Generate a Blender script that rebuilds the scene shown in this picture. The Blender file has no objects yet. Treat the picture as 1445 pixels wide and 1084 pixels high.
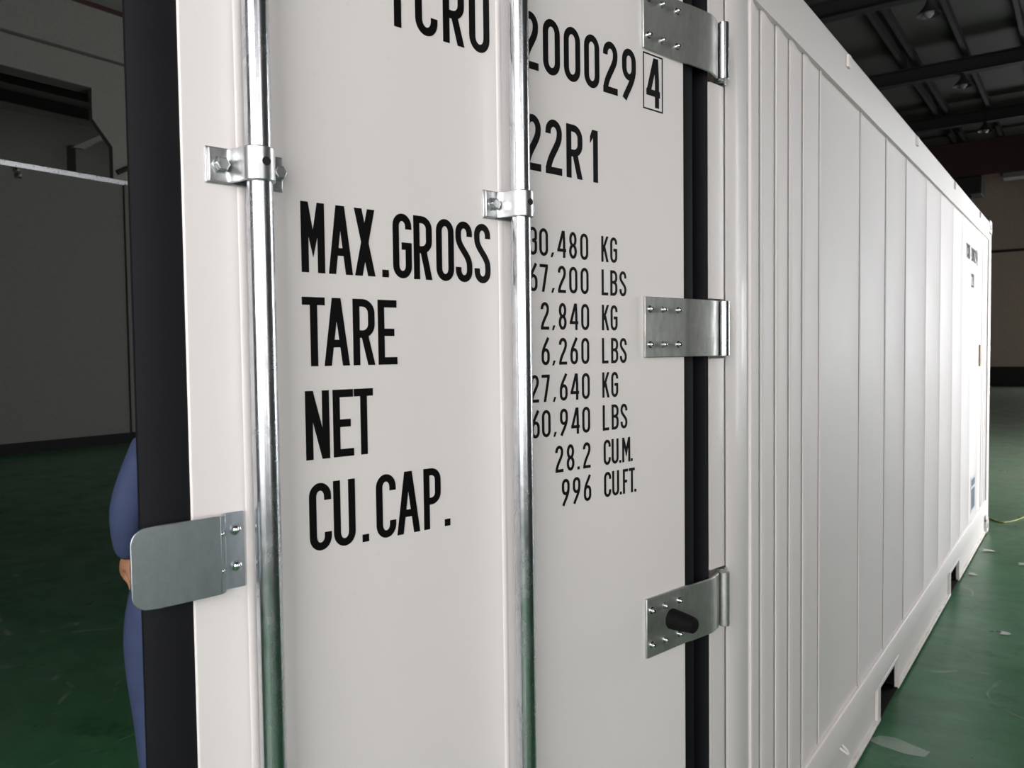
import bpy, math, random
from mathutils import Vector, Matrix
random.seed(7)
PI = math.pi
sc = bpy.context.scene
COL = sc.collection

# ---------------------------------------------------------------- camera
FPX = 1131.98
CAM = Vector((-1.7322, -0.6884, 1.5616))
yaw, pit, rol = 0.6256054, -0.0404165, -0.0123782
fw = Vector((math.cos(yaw)*math.cos(pit), math.sin(yaw)*math.cos(pit), math.sin(pit)))
r0 = Vector((math.sin(yaw), -math.cos(yaw), 0)); u0 = r0.cross(fw)
rt = r0*math.cos(rol) + u0*math.sin(rol)
up = -r0*math.sin(rol) + u0*math.cos(rol)
cd = bpy.data.cameras.new('camera'); co = bpy.data.objects.new('camera', cd); COL.objects.link(co)
M = Matrix((rt, up, -fw)).transposed().to_4x4(); M.translation = CAM
co.matrix_world = M
cd.sensor_fit = 'HORIZONTAL'; cd.sensor_width = 36.0; cd.lens = FPX/1445*36
cd.clip_start = 0.02; cd.clip_end = 200
cd.dof.use_dof = True; cd.dof.focus_distance = 1.55; cd.dof.aperture_fstop = 11
sc.camera = co

# ---------------------------------------------------------------- world / exposure
w = bpy.data.worlds.new('world'); sc.world = w; w.use_nodes = True
w.node_tree.nodes['Background'].inputs[0].default_value = (0.55, 0.7, 0.9, 1)
w.node_tree.nodes['Background'].inputs[1].default_value = 0.6
sc.view_settings.view_transform = 'Standard'; sc.view_settings.look = 'None'
sc.view_settings.gamma = 1; sc.view_settings.use_curve_mapping = False
sc.view_settings.exposure = 0.0
sc.cycles.use_denoising = True
sc.cycles.max_bounces = 8; sc.cycles.diffuse_bounces = 5; sc.cycles.glossy_bounces = 4
sc.cycles.sample_clamp_indirect = 6
FILL_SIDE = 15.5      # light of added unseen windows and an end opening, brightening the container side
WIN_NEAR = 3.6     # daylight through the windows behind the photographer
WIN_SKY = 6.0
WIN_BACK = 8.0     # tall window in the near end wall
FILL_END = .75      # light of added unseen windows far down the hall, brightening the side wall

# ---------------------------------------------------------------- materials
def newmat(name):
    m = bpy.data.materials.new(name); m.use_nodes = True
    nt = m.node_tree; b = nt.nodes['Principled BSDF']
    return m, nt, b
def noise(nt, scale, detail=3, rough=.55, stretch=None):
    tc = nt.nodes.new('ShaderNodeTexCoord'); n = nt.nodes.new('ShaderNodeTexNoise')
    n.inputs['Scale'].default_value = scale; n.inputs['Detail'].default_value = detail
    n.inputs['Roughness'].default_value = rough
    if stretch:
        mp = nt.nodes.new('ShaderNodeMapping'); mp.inputs['Scale'].default_value = stretch
        nt.links.new(tc.outputs['Object'], mp.inputs[0]); nt.links.new(mp.outputs[0], n.inputs['Vector'])
    else:
        nt.links.new(tc.outputs['Object'], n.inputs['Vector'])
    return n
def ramp(nt, src, stops):
    r = nt.nodes.new('ShaderNodeValToRGB'); e = r.color_ramp.elements
    e[0].position = stops[0][0]; e[0].color = (*stops[0][1], 1)
    e[1].position = stops[-1][0]; e[1].color = (*stops[-1][1], 1)
    for p, c in stops[1:-1]:
        q = e.new(p); q.color = (*c, 1)
    nt.links.new(src, r.inputs[0]); return r
def g3(v): return (v, v, v)
def bump(nt, b, src, strength, dist):
    bp = nt.nodes.new('ShaderNodeBump'); bp.inputs['Strength'].default_value = strength
    bp.inputs['Distance'].default_value = dist
    nt.links.new(src, bp.inputs['Height']); nt.links.new(bp.outputs[0], b.inputs['Normal'])
def simple(name, col, rough=.5, metal=0, coat=0, spec=None):
    m, nt, b = newmat(name)
    b.inputs['Base Color'].default_value = (*col, 1); b.inputs['Roughness'].default_value = rough
    b.inputs['Metallic'].default_value = metal; b.inputs['Coat Weight'].default_value = coat
    b.inputs['Coat Roughness'].default_value = .12
    n = noise(nt, 14, 4)
    r = ramp(nt, n.outputs[0], [(.3, tuple(c*.9 for c in col)), (.7, tuple(min(1, c*1.06) for c in col))])
    nt.links.new(r.outputs[0], b.inputs['Base Color'])
    if spec is not None: b.inputs['Specular IOR Level'].default_value = spec
    return m
def paint(name, col, rough, coat, wav=.0006):
    m, nt, b = newmat(name)
    n = noise(nt, 1.3, 3)
    r = ramp(nt, n.outputs[0], [(.3, tuple(c*.97 for c in col)), (.7, tuple(min(1, c*1.02) for c in col))])
    n2 = noise(nt, 55, 2)
    r2 = ramp(nt, n2.outputs[0], [(.70, g3(1)), (.80, (.93, .92, .90))])
    mx = nt.nodes.new('ShaderNodeMix'); mx.data_type = 'RGBA'; mx.blend_type = 'MULTIPLY'; mx.inputs[0].default_value = 1
    nt.links.new(r.outputs[0], mx.inputs[6]); nt.links.new(r2.outputs[0], mx.inputs[7])
    nt.links.new(mx.outputs[2], b.inputs['Base Color'])
    b.inputs['Roughness'].default_value = rough
    b.inputs['Coat Weight'].default_value = coat; b.inputs['Coat Roughness'].default_value = .1
    n3 = noise(nt, 3.5, 1.5)
    bump(nt, b, n3.outputs[0], .5, wav)
    return m
M_PAINT = paint('door_white_paint', (.83, .780, .770), .40, .22)
M_WALLP = paint('side_white_paint', (.86, .80, .79), .58, 0, .0010)
M_FRAMEP = paint('frame_white_paint', (.83, .775, .76), .5, .08)
def galv(name, base, rough, spang=60):
    m, nt, b = newmat(name)
    v = nt.nodes.new('ShaderNodeTexVoronoi'); v.inputs['Scale'].default_value = spang
    tc = nt.nodes.new('ShaderNodeTexCoord'); nt.links.new(tc.outputs['Object'], v.inputs['Vector'])
    n = noise(nt, 40, 4, .6, (1, 1, .35))
    mx = nt.nodes.new('ShaderNodeMix'); mx.data_type = 'RGBA'; mx.inputs[0].default_value = .16
    nt.links.new(n.outputs[0], mx.inputs[6]); nt.links.new(v.outputs['Color'], mx.inputs[7])
    bw = nt.nodes.new('ShaderNodeRGBToBW'); nt.links.new(mx.outputs[2], bw.inputs[0])
    r = ramp(nt, bw.outputs[0], [(.3, tuple(c*.78 for c in base)), (.65, tuple(min(1, c*1.12) for c in base))])
    nt.links.new(r.outputs[0], b.inputs['Base Color'])
    rr = ramp(nt, bw.outputs[0], [(.3, g3(rough+.1)), (.7, g3(rough-.06))])
    nt.links.new(rr.outputs[0], b.inputs['Roughness'])
    b.inputs['Metallic'].default_value = 1
    bump(nt, b, n.outputs[0], .25, .0006)
    return m
M_GALV = galv('galvanised_steel', (.62, .63, .64), .30)
M_ROD = galv('galvanised_tube', (.60, .615, .645), .22, 90)
M_PLATE = galv('galvanised_plate_dull', (.45, .49, .52), .42, 18)
M_HINGE = galv('zinc_hinge_plate', (.54, .545, .52), .5, 25)
M_RIVET = simple('bright_rivet', (.75, .75, .76), .16, 1)
M_BLACK = simple('black_vinyl', (.004, .0035, .0035), .5, spec=.12)
M_RUB = simple('black_rubber', (.008, .008, .011), .62, spec=.2)
M_RUBD = simple('dull_black_rubber', (.005, .005, .005), .7, spec=.12)
M_HOLE = simple('dark_hole', (.006, .006, .006), .8)
M_CONC = simple('painted_concrete', (.165, .165, .145), .85)
M_WALLH = simple('hall_wall_cream', (.44, .355, .29), .8)
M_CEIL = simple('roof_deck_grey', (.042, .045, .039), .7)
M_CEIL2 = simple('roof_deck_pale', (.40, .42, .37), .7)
M_STEELD = simple('dark_purlin_steel', (.006, .0065, .0055), .7)
M_RED = simple('dark_red_crane_paint', (.030, .004, .003), .6)
M_LAMP = simple('lamp_dark_shade', (.03, .03, .03), .4)
M_LAMPG = simple('lamp_glass_unlit', (.16, .16, .15), .35)
M_SHADE_SEAL = simple('grey_shade_line_and_sealant', (.30, .285, .27), .6, spec=.2)
M_DADO = simple('dull_block_wall', (.12, .12, .11), .85)
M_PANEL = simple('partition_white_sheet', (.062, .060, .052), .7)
M_INT = simple('container_inner_lining', (.5, .5, .49), .35, .6)
M_CABLE = simple('yellow_cable_jacket', (.20, .21, .02), .5)
M_SCRAP = simple('paper_scrap', (.50, .52, .48), .8)
M_BLUE = simple('blue_workwear', (.068, .092, .20), .85)
M_SKIN = simple('skin', (.48, .23, .13), .55)
M_HAIR = simple('black_hair', (.012, .010, .010), .6)
M_SHOE = simple('dark_work_shoe', (.02, .02, .022), .6)
M_STKW = simple('sticker_white', (.72, .74, .76), .4)
M_STKB = simple('sticker_blue', (.06, .10, .18), .4)
M_STKG = simple('sticker_grey', (.40, .40, .46), .4)
M_AMB = simple('sticker_amber', (.32, .20, .08), .5)
def mat_plastic():
    m, nt, b = newmat('clear_film')
    b.inputs['Base Color'].default_value = (.9, .92, .9, 1); b.inputs['Roughness'].default_value = .12
    b.inputs['Alpha'].default_value = .13
    n = noise(nt, 30, 3); bump(nt, b, n.outputs[0], .8, .01)
    return m
M_FILM = mat_plastic()
def mat_flange():
    m, nt, b = newmat('flange_scuffed_paint')
    n = noise(nt, 22, 5, .65, (.6, 1, 1))
    r = ramp(nt, n.outputs[0], [(.45, (.80, .77, .73)), (.64, (.74, .67, .61)), (.74, (.45, .28, .22))])
    nt.links.new(r.outputs[0], b.inputs['Base Color']); b.inputs['Roughness'].default_value = .6
    return m
M_FLANGE = mat_flange()
def mat_floor():
    m, nt, b = newmat('green_epoxy_floor')
    n1 = noise(nt, .9, 6, .6); n2 = noise(nt, 9, 5, .6, (1, .35, 1)); n3 = noise(nt, 3.2, 6, .7)
    r1 = ramp(nt, n1.outputs[0], [(.30, (.034, .128, .058)), (.5, (.048, .162, .076)), (.7, (.082, .190, .112))])
    r2 = ramp(nt, n2.outputs[0], [(.35, g3(.78)), (.7, g3(1.12))])
    mx = nt.nodes.new('ShaderNodeMix'); mx.data_type = 'RGBA'; mx.blend_type = 'MULTIPLY'; mx.inputs[0].default_value = 1
    nt.links.new(r1.outputs[0], mx.inputs[6]); nt.links.new(r2.outputs[0], mx.inputs[7])
    # dark tyre / pallet rub patches
    r3 = ramp(nt, n3.outputs[0], [(.38, g3(1)), (.31, g3(.62))] if False else [(.33, g3(.62)), (.42, g3(1))])
    mx2 = nt.nodes.new('ShaderNodeMix'); mx2.data_type = 'RGBA'; mx2.blend_type = 'MULTIPLY'; mx2.inputs[0].default_value = .8
    nt.links.new(mx.outputs[2], mx2.inputs[6]); nt.links.new(r3.outputs[0], mx2.inputs[7])
    # pale scratches: thin contour bands of a warped noise
    n4 = noise(nt, .8, 2.2, .45)
    sb = nt.nodes.new('ShaderNodeMath'); sb.operation = 'SUBTRACT'; sb.inputs[1].default_value = .5
    nt.links.new(n4.outputs[0], sb.inputs[0])
    ab = nt.nodes.new('ShaderNodeMath'); ab.operation = 'ABSOLUTE'; nt.links.new(sb.outputs[0], ab.inputs[0])
    n5 = noise(nt, 5, 3)
    r4 = ramp(nt, ab.outputs[0], [(0, g3(1)), (.004, g3(0))])
    r5 = ramp(nt, n5.outputs[0], [(.50, g3(0)), (.62, g3(1))])
    ml = nt.nodes.new('ShaderNodeMath'); ml.operation = 'MULTIPLY'
    nt.links.new(r4.outputs[0], ml.inputs[0]); nt.links.new(r5.outputs[0], ml.inputs[1])
    m3 = nt.nodes.new('ShaderNodeMath'); m3.operation = 'MULTIPLY'; m3.inputs[1].default_value = .5
    nt.links.new(ml.outputs[0], m3.inputs[0])
    mx3 = nt.nodes.new('ShaderNodeMix'); mx3.data_type = 'RGBA'
    nt.links.new(m3.outputs[0], mx3.inputs[0]); nt.links.new(mx2.outputs[2], mx3.inputs[6])
    mx3.inputs[7].default_value = (.34, .38, .34, 1)
    # pale grey beyond the container's middle, standing in for the floor's reflected sheen
    tc = nt.nodes.new('ShaderNodeTexCoord'); sx = nt.nodes.new('ShaderNodeSeparateXYZ'); nt.links.new(tc.outputs['Object'], sx.inputs[0])
    n6 = noise(nt, .5, 5, .6, (.6, 1.6, 1))
    mr = nt.nodes.new('ShaderNodeMapRange'); mr.inputs[1].default_value = 3.5; mr.inputs[2].default_value = 8.0; mr.inputs[3].default_value = 0; mr.inputs[4].default_value = 1
    nt.links.new(sx.outputs[0], mr.inputs[0])
    r6 = ramp(nt, n6.outputs[0], [(.35, g3(.55)), (.65, g3(1))])
    m6 = nt.nodes.new('ShaderNodeMath'); m6.operation = 'MULTIPLY'; nt.links.new(mr.outputs[0], m6.inputs[0]); nt.links.new(r6.outputs[0], m6.inputs[1])
    m7 = nt.nodes.new('ShaderNodeMath'); m7.operation = 'MULTIPLY'; m7.inputs[1].default_value = .85; nt.links.new(m6.outputs[0], m7.inputs[0])
    mx4 = nt.nodes.new('ShaderNodeMix'); mx4.data_type = 'RGBA'; nt.links.new(m7.outputs[0], mx4.inputs[0]); nt.links.new(mx3.outputs[2], mx4.inputs[6])
    mx4.inputs[7].default_value = (.135, .140, .112, 1)
    nt.links.new(mx4.outputs[2], b.inputs['Base Color'])
    rr = ramp(nt, n3.outputs[0], [(.3, g3(.42)), (.7, g3(.26))]); nt.links.new(rr.outputs[0], b.inputs['Roughness'])
    b.inputs['Specular IOR Level'].default_value = .16
    bump(nt, b, n2.outputs[0], .25, .004)
    return m
M_FLOOR = mat_floor()
def emis(name, col, s):
    m, nt, b = newmat(name)
    b.inputs['Base Color'].default_value = (0, 0, 0, 1)
    b.inputs['Emission Color'].default_value = (*col, 1); b.inputs['Emission Strength'].default_value = s
    return m
M_W1 = emis('fill_pane_side', (.97, .985, 1.0), FILL_SIDE)
M_W2 = emis('daylight_pane_near', (1.0, .985, .975), WIN_NEAR)
M_W5 = emis('daylight_pane_behind', (1.0, .985, .975), WIN_BACK)
M_W4 = emis('fill_pane_end', (1.0, .985, .97), FILL_END)
M_W3 = emis('daylight_rooflight', (.95, 1, 1), WIN_SKY)

# ---------------------------------------------------------------- mesh helpers
class MB:
    def __init__(s): s.v = []; s.f = []
    def add(s, vs, fs):
        n = len(s.v); s.v += [tuple(v) for v in vs]; s.f += [tuple(i+n for i in f) for f in fs]; return s
    def box(s, a, b):
        x0, x1 = sorted((a[0], b[0])); y0, y1 = sorted((a[1], b[1])); z0, z1 = sorted((a[2], b[2]))
        return s.add([(x0,y0,z0),(x1,y0,z0),(x1,y1,z0),(x0,y1,z0),(x0,y0,z1),(x1,y0,z1),(x1,y1,z1),(x0,y1,z1)],
              [(0,3,2,1),(4,5,6,7),(0,1,5,4),(1,2,6,5),(2,3,7,6),(3,0,4,7)])
    def prism(s, poly, a0, a1, axis='z'):
        """poly in the plane normal to axis; axis z: (x,y), x: (y,z), y: (x,z)"""
        n = len(poly)
        def P(p, t):
            return (p[0], p[1], t) if axis == 'z' else ((t, p[0], p[1]) if axis == 'x' else (p[0], t, p[1]))
        vs = [P(p, a0) for p in poly] + [P(p, a1) for p in poly]
        fs = [tuple(range(n))[::-1], tuple(range(n, 2*n))] + [(i, (i+1) % n, n+(i+1) % n, n+i) for i in range(n)]
        return s.add(vs, fs)
    def ribbon(s, pts, half, a0, a1, axis='z', closed=False):
        q = []
        for p in pts:
            if not q or (Vector(p)-Vector(q[-1])).length > 2e-5: q.append(p)
        if closed and (Vector(q[0])-Vector(q[-1])).length < 2e-5: q.pop()
        pts = q; L, R = [], []
        n = len(pts)
        for i in range(n):
            p = Vector(pts[i])
            pa = Vector(pts[(i-1) % n]) if (i > 0 or closed) else None
            pb = Vector(pts[(i+1) % n]) if (i < n-1 or closed) else None
            d1 = (p-pa).normalized() if pa is not None else None
            d2 = (pb-p).normalized() if pb is not None else None
            if d1 is None: d1 = d2
            if d2 is None: d2 = d1
            n1 = Vector((-d1.y, d1.x)); n2 = Vector((-d2.y, d2.x)); m = (n1+n2)
            m = m.normalized() if m.length > 1e-6 else n1
            k = half/max(.4, m.dot(n1))
            L.append(p+m*k); R.append(p-m*k)
        n = len(pts); cnt = n if closed else n-1
        def P(p, t):
            return (p[0], p[1], t) if axis == 'z' else ((t, p[0], p[1]) if axis == 'x' else (p[0], t, p[1]))
        vs = [P(p, a0) for p in L]+[P(p, a0) for p in R]+[P(p, a1) for p in L]+[P(p, a1) for p in R]
        fs = []
        for i in range(cnt):
            j = (i+1) % n
            fs += [(i, j, n+j, n+i), (2*n+i, 3*n+i, 3*n+j, 2*n+j), (i, 2*n+i, 2*n+j, j), (n+i, n+j, 3*n+j, 3*n+i)]
        if not closed: fs += [(0, n, 3*n, 2*n), (n-1, 3*n-1, 4*n-1, 2*n-1)]
        return s.add(vs, fs)
    def cyl(s, a, b, r, r2=None, n=20, cap=True):
        a = Vector(a); b = Vector(b); r2 = r if r2 is None else r2
        d = (b-a).normalized(); t = Vector((0, 0, 1)) if abs(d.z) < .9 else Vector((1, 0, 0))
        e = d.cross(t).normalized(); g = d.cross(e)
        vs = [a+(e*math.cos(2*PI*i/n)+g*math.sin(2*PI*i/n))*r for i in range(n)] + \
             [b+(e*math.cos(2*PI*i/n)+g*math.sin(2*PI*i/n))*r2 for i in range(n)]
        fs = [(i, (i+1) % n, n+(i+1) % n, n+i) for i in range(n)]
        if cap: fs += [tuple(range(n))[::-1], tuple(range(n, 2*n))]
        return s.add(vs, fs)
    def lathe(s, base, d, prof, n=20):
        """prof: list of (r, h) along direction d from base"""
        a = Vector(base); d = Vector(d).normalized(); t = Vector((0, 0, 1)) if abs(d.z) < .9 else Vector((1, 0, 0))
        e = d.cross(t).normalized(); g = d.cross(e); vs = []; fs = []
        for r, h in prof:
            vs += [a+d*h+(e*math.cos(2*PI*i/n)+g*math.sin(2*PI*i/n))*max(r, 1e-5) for i in range(n)]
        for k in range(len(prof)-1):
            fs += [(k*n+i, k*n+(i+1) % n, (k+1)*n+(i+1) % n, (k+1)*n+i) for i in range(n)]
        fs += [tuple(range(n))[::-1], tuple(range((len(prof)-1)*n, len(prof)*n))]
        return s.add(vs, fs)
    def tube(s, pts, r, n=10):
        for i in range(len(pts)-1): s.cyl(pts[i], pts[i+1], r, n=n)
        return s
    def build(s, name, mat, parent=None, bevel=0, smooth=False, seg=2):
        me = bpy.data.meshes.new(name); me.from_pydata(s.v, [], s.f); me.update()
        import bmesh
        bm = bmesh.new(); bm.from_mesh(me); bmesh.ops.recalc_face_normals(bm, faces=bm.faces); bm.to_mesh(me); bm.free()
        me.materials.append(mat)
        o = bpy.data.objects.new(name, me); COL.objects.link(o)
        if parent is not None: o.parent = parent
        if bevel:
            b = o.modifiers.new('bevel', 'BEVEL'); b.width = bevel; b.segments = seg; b.limit_method = 'ANGLE'; b.angle_limit = math.radians(35)
        if smooth or bevel:
            for p in me.polygons: p.use_smooth = True
            me.set_sharp_from_angle(angle=math.radians(38))
        return o
def empty(name, loc=(0, 0, 0), rz=0, parent=None):
    o = bpy.data.objects.new(name, None); COL.objects.link(o); o.location = loc; o.rotation_euler = (0, 0, rz)
    if parent is not None: o.parent = parent
    return o
def tag(o, label=None, cat=None, group=None, kind=None):
    if label: o['label'] = label
    if cat: o['category'] = cat
    if group: o['group'] = group
    if kind: o['kind'] = kind
    return o
def copy_tree(o, parent=None):
    c = o.copy(); COL.objects.link(c); c.parent = parent
    for ch in [x for x in o.children]: copy_tree(ch, c)
    return c

# ================================================================ HALL
X0, X1, Y0, Y1, ZR = -5.5, 34.3, -3.8, 27.0, 9.35
tag(MB().box((X0-.3, Y0-.3, -.2), (X1+.3, Y1+.3, 0)).build('floor', M_FLOOR), kind='structure')
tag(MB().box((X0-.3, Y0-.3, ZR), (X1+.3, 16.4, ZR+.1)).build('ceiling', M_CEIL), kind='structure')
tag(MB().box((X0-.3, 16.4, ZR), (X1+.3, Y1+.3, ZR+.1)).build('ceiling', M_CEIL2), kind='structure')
# far wall (end of the hall): dado seam with a dark red conduit line
tag(MB().box((X1, Y0-.3, 0), (X1+.3, Y1+.3, ZR)).build('wall_far', M_WALLH), kind='structure')
tag(MB().box((X1-.06, Y0, 5.12), (X1, Y1, 5.22)).build('trim_1', M_RED), kind='structure')
tag(MB().box((X1-.05, Y0, 0), (X1, Y1, .75)).build('baseboard_far', M_STEELD), kind='structure')
nw = (-3.5, .6, .95, 4.6)     # tall window in the wall behind the photographer
tag(MB().box((X0-.3, Y0, 0), (X0, nw[0], ZR)).box((X0-.3, nw[1], 0), (X0, Y1, ZR)).box((X0-.3, nw[0], 0), (X0, nw[1], nw[2])).box((X0-.3, nw[0], nw[3]), (X0, nw[1], ZR)).build('wall_near', M_CONC), kind='structure')
f = MB()
for k in range(5):
    y = nw[0]+(nw[1]-nw[0])*k/4; f.box((X0-.18, y-.025, nw[2]), (X0-.08, y+.025, nw[3]))
for k in range(4):
    z = nw[2]+(nw[3]-nw[2])*k/3; f.box((X0-.18, nw[0], z-.025), (X0-.08, nw[1], z+.025))
wf = tag(f.build('window_20', M_STEELD), kind='structure')
MB().box((X0-.22, nw[0], nw[2]), (X0-.19, nw[1], nw[3])).build('pane', M_W5, wf)
tag(MB().box((X0, Y1, 0), (X1, Y1+.3, ZR)).build('wall_left', M_CONC), kind='structure')
# right wall with window openings
wins_and_fill = [(-5.2, -3.1, .9, 3.7), (-2.7, -1.3, .9, 3.7), (7.2, 9.9, .3, 5.2), (10.1, 12.8, .3, 5.2), (13.0, 17.4, 1.0, 4.6), (17.8, 21.6, 1.0, 4.6), (22.0, 25.6, 1.0, 4.6), (26.0, 30.0, 1.0, 4.6), (30.4, 33.8, 1.0, 4.6)]  # all past the near pair are unseen, added to brighten the container side
wm = MB(); px = X0
for (a, b, c, d) in wins_and_fill:
    wm.box((px, Y0-.3, 0), (a, Y0, ZR)); wm.box((a, Y0-.3, 0), (b, Y0, c)); wm.box((a, Y0-.3, d), (b, Y0, ZR)); px = b
wm.box((px, Y0-.3, 0), (X1, Y0, ZR))
tag(wm.build('wall_right', M_DADO), kind='structure')
for i, (a, b, c, d) in enumerate(wins_and_fill):
    f = MB()
    t = .05
    f.box((a, Y0-.18, c), (b, Y0-.08, c+t)).box((a, Y0-.18, d-t), (b, Y0-.08, d)).box((a, Y0-.18, c), (a+t, Y0-.08, d)).box((b-t, Y0-.18, c), (b, Y0-.08, d))
    nx = 3
    for k in range(1, nx):
        x = a+(b-a)*k/nx; f.box((x-.025, Y0-.18, c), (x+.025, Y0-.08, d))
    for k in (1, 2):
        z = c+(d-c)*k/3; f.box((a, Y0-.18, z-.02), (b, Y0-.08, z+.02))
    wf = tag(f.build('window_%d' % (i+1), M_STEELD), kind='structure')
    MB().box((a, Y0-.22, c), (b, Y0-.19, d)).build('pane', M_W2 if i < 2 else M_W1 if i < 4 else M_W4, wf)  # panes past the first two belong to the added unseen windows

# unseen glowing opening added in the far end wall to brighten the container side
dw = struct0 = tag(MB().box((X1-.12, -3.6, 0), (X1, -3.5, 4.6)).box((X1-.12, -.9, 0), (X1, -.8, 4.6)).box((X1-.12, -3.6, 4.5), (X1, -.8, 4.6)).build('fill_opening_frame', M_STEELD), kind='structure')
MB().box((X1-.03, -3.5, .02), (X1-.01, -.9, 4.5)).build('added_light_opening', M_W1, dw)
# roof skeleton : girders across, purlins along
gm = empty('roof_girder_proto')
def girder(x, z0, z1, y0, y1, wdt=.2):
    g = MB(); g.box((x-wdt/2, y0, z0), (x+wdt/2, y1, z0+.03)); g.box((x-wdt/2, y0, z1-.03), (x+wdt/2, y1, z1)); g.box((x-.012, y0, z0), (x+.012, y1, z1))
    return g
bpy.data.objects.remove(gm)
def struct(o): return tag(o, kind='structure')
ti = 2
for x in (-.8, 5.4, 10.9, 16.6, 22.3, 27.9, 32.2):
    struct(girder(x, 8.62, 9.0, Y0, 15.9, .26).build('trim_%d' % ti, M_STEELD)); ti += 1
for y in (-5.2, -4.0, -2.8, -1.5, -.35, .75, 2.02, 3.15, 3.46, 4.7, 5.9, 7.1, 8.3, 9.5, 10.7, 11.9, 13.1, 14.3):
    struct(MB().box((X0, y-.05, 9.0), (X1, y+.05, 9.2)).build('trim_%d' % ti, M_STEELD)); ti += 1
# deep dark beams of the neighbouring bay
for y in (17.9, 19.7, 21.5, 23.3, 25.1):
    struct(MB().box((X0, y-.30, 9.12), (X1, y+.30, 9.3)).build('trim_%d' % ti, M_STEELD)); ti += 1
# crane runway beam, red rail and concrete columns with haunches between the bays
struct(MB().box((X0, 16.0, 7.07), (X1, 16.5, 7.70)).box((X0, 15.85, 7.70), (X1, 16.5, 8.66)).build('trim_%d' % ti, M_CONC, bevel=.02)); ti += 1
struct(MB().box((X0, 15.9, 8.66), (X1, 16.05, 8.78)).build('trim_%d' % ti, M_RED)); ti += 1
for cx in (-3.6, 1.8, 7.18, 15.0, 23.0, 31.0):
    c = MB().box((cx, 16.0, 0), (cx+.75, 16.14, 7.07))
    c.prism([(cx-.40, 7.07), (cx-.40, 6.45), (cx, 5.95), (cx, 7.07)], 16.0, 16.14, 'y')
    c.prism([(cx+.75, 7.07), (cx+.75, 5.95), (cx+1.15, 6.45), (cx+1.15, 7.07)], 16.0, 16.14, 'y')
    struct(c.build('trim_%d' % ti, M_CONC)); ti += 1
struct(MB().add([(8.3, 20, 6.8), (8.6, 20, 6.8), (9.5, 20, 7.45), (9.5, 20, 7.55), (8.3, 20.12, 6.8), (8.6, 20.12, 6.8), (9.5, 20.12, 7.45), (9.5, 20.12, 7.55)],
    [(0,1,2,3),(4,7,6,5),(0,4,5,1),(1,5,6,2),(2,6,7,3),(3,7,4,0)]).build('trim_%d' % ti, M_CONC)); ti += 1
# a grey column top of the neighbouring bay, seen over the partition
struct(MB().box((11.5, 26.4, 0), (12.3, 27, 8.5)).build('trim_%d' % ti, M_CONC)); ti += 1
# rooflight of the neighbouring bay
rl = struct(MB().box((6.25, 22.0, 9.28), (7.15, 22.05, 9.345)).box((6.25, 23.6, 9.28), (7.15, 23.65, 9.345)).box((6.25, 22.0, 9.28), (6.3, 23.65, 9.345)).box((7.1, 22.0, 9.28), (7.15, 23.65, 9.345)).build('window_%d' % (len(wins_and_fill)+1), M_STEELD))
MB().box((6.3, 22.05, 9.31), (7.1, 23.6, 9.33)).build('pane', M_W3, rl)

# overhead crane across the hall far away
cr = empty('overhead_crane', (30.3, 5, 7.0))
tag(cr, 'dark red overhead travelling crane spanning the far end of the hall', 'crane')
g = MB().box((-.35, -8.6, .35), (.35, 10.8, 1.55)); g.build('bridge_girder', M_RED, cr, bevel=.02)
MB().box((-.6, -8.7, .0), (.6, -8.1, .5)).build('end_carriage', M_STEELD, cr, bevel=.03)
MB().box((-.6, 10.2, .0), (.6, 10.8, .5)).build('end_carriage', M_STEELD, cr, bevel=.03)
tr = MB().box((-.5, -2.6, -.28), (.5, -.9, .34)).box((-.42, -2.3, -.48), (.42, -1.8, -.28)).build('hoist_trolley', M_STEELD, cr, bevel=.04)
MB().box((-.53, -1.5, .0), (-.49, -1.3, .15)).build('control_plate', M_LAMPG, tr)
MB().cyl((0, -1.6, -.28), (0, -1.6, -1.0), .02).lathe((0, -1.6, -1.0), (0, 0, -1), [(.05, 0), (.09, .08), (.09, .25), (.03, .32)]).build('hook_block', M_STEELD, tr)
MB().box((-.3, -4.9, .18), (.3, -3.2, .34)).build('pale_strip', M_LAMPG, cr)  # pale strip under the girder

# hanging lamps, off
def make_lamp(loc):
    r = empty('pendant_lamp', loc)
    MB().cyl((0, 0, .12), (0, 0, .5), .015, n=8).build('stem', M_STEELD, r)
    MB().lathe((0, 0, .2), (0, 0, -1), [(.05, 0), (.07, .06), (.08, .1), (.22, .26), (.24, .29), (.22, .29), (.10, .14)], 20).build('lamp_shade', M_LAMP, r, smooth=True)
    MB().lathe((0, 0, .05), (0, 0, -1), [(.05, 0), (.10, .05), (.10, .12), (.05, .18), (.0, .2)], 16).build('bulb', M_LAMPG, r, smooth=True)
    return r
lamp = make_lamp((16.84, 2.1, 8.42))
tag(lamp, 'unlit pendant high-bay lamp nearest to the camera of the three', 'lamp', 'hanging lamps under the roof')
for x, y, lb in ((22.4, 2.12, 'unlit pendant high-bay lamp in the middle of the three, above the container edge'), (27.85, 2.12, 'unlit pendant high-bay lamp farthest away, just before the red crane')):
    c = copy_tree(lamp); c.location = (x, y, 8.42); c['label'] = lb

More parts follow.
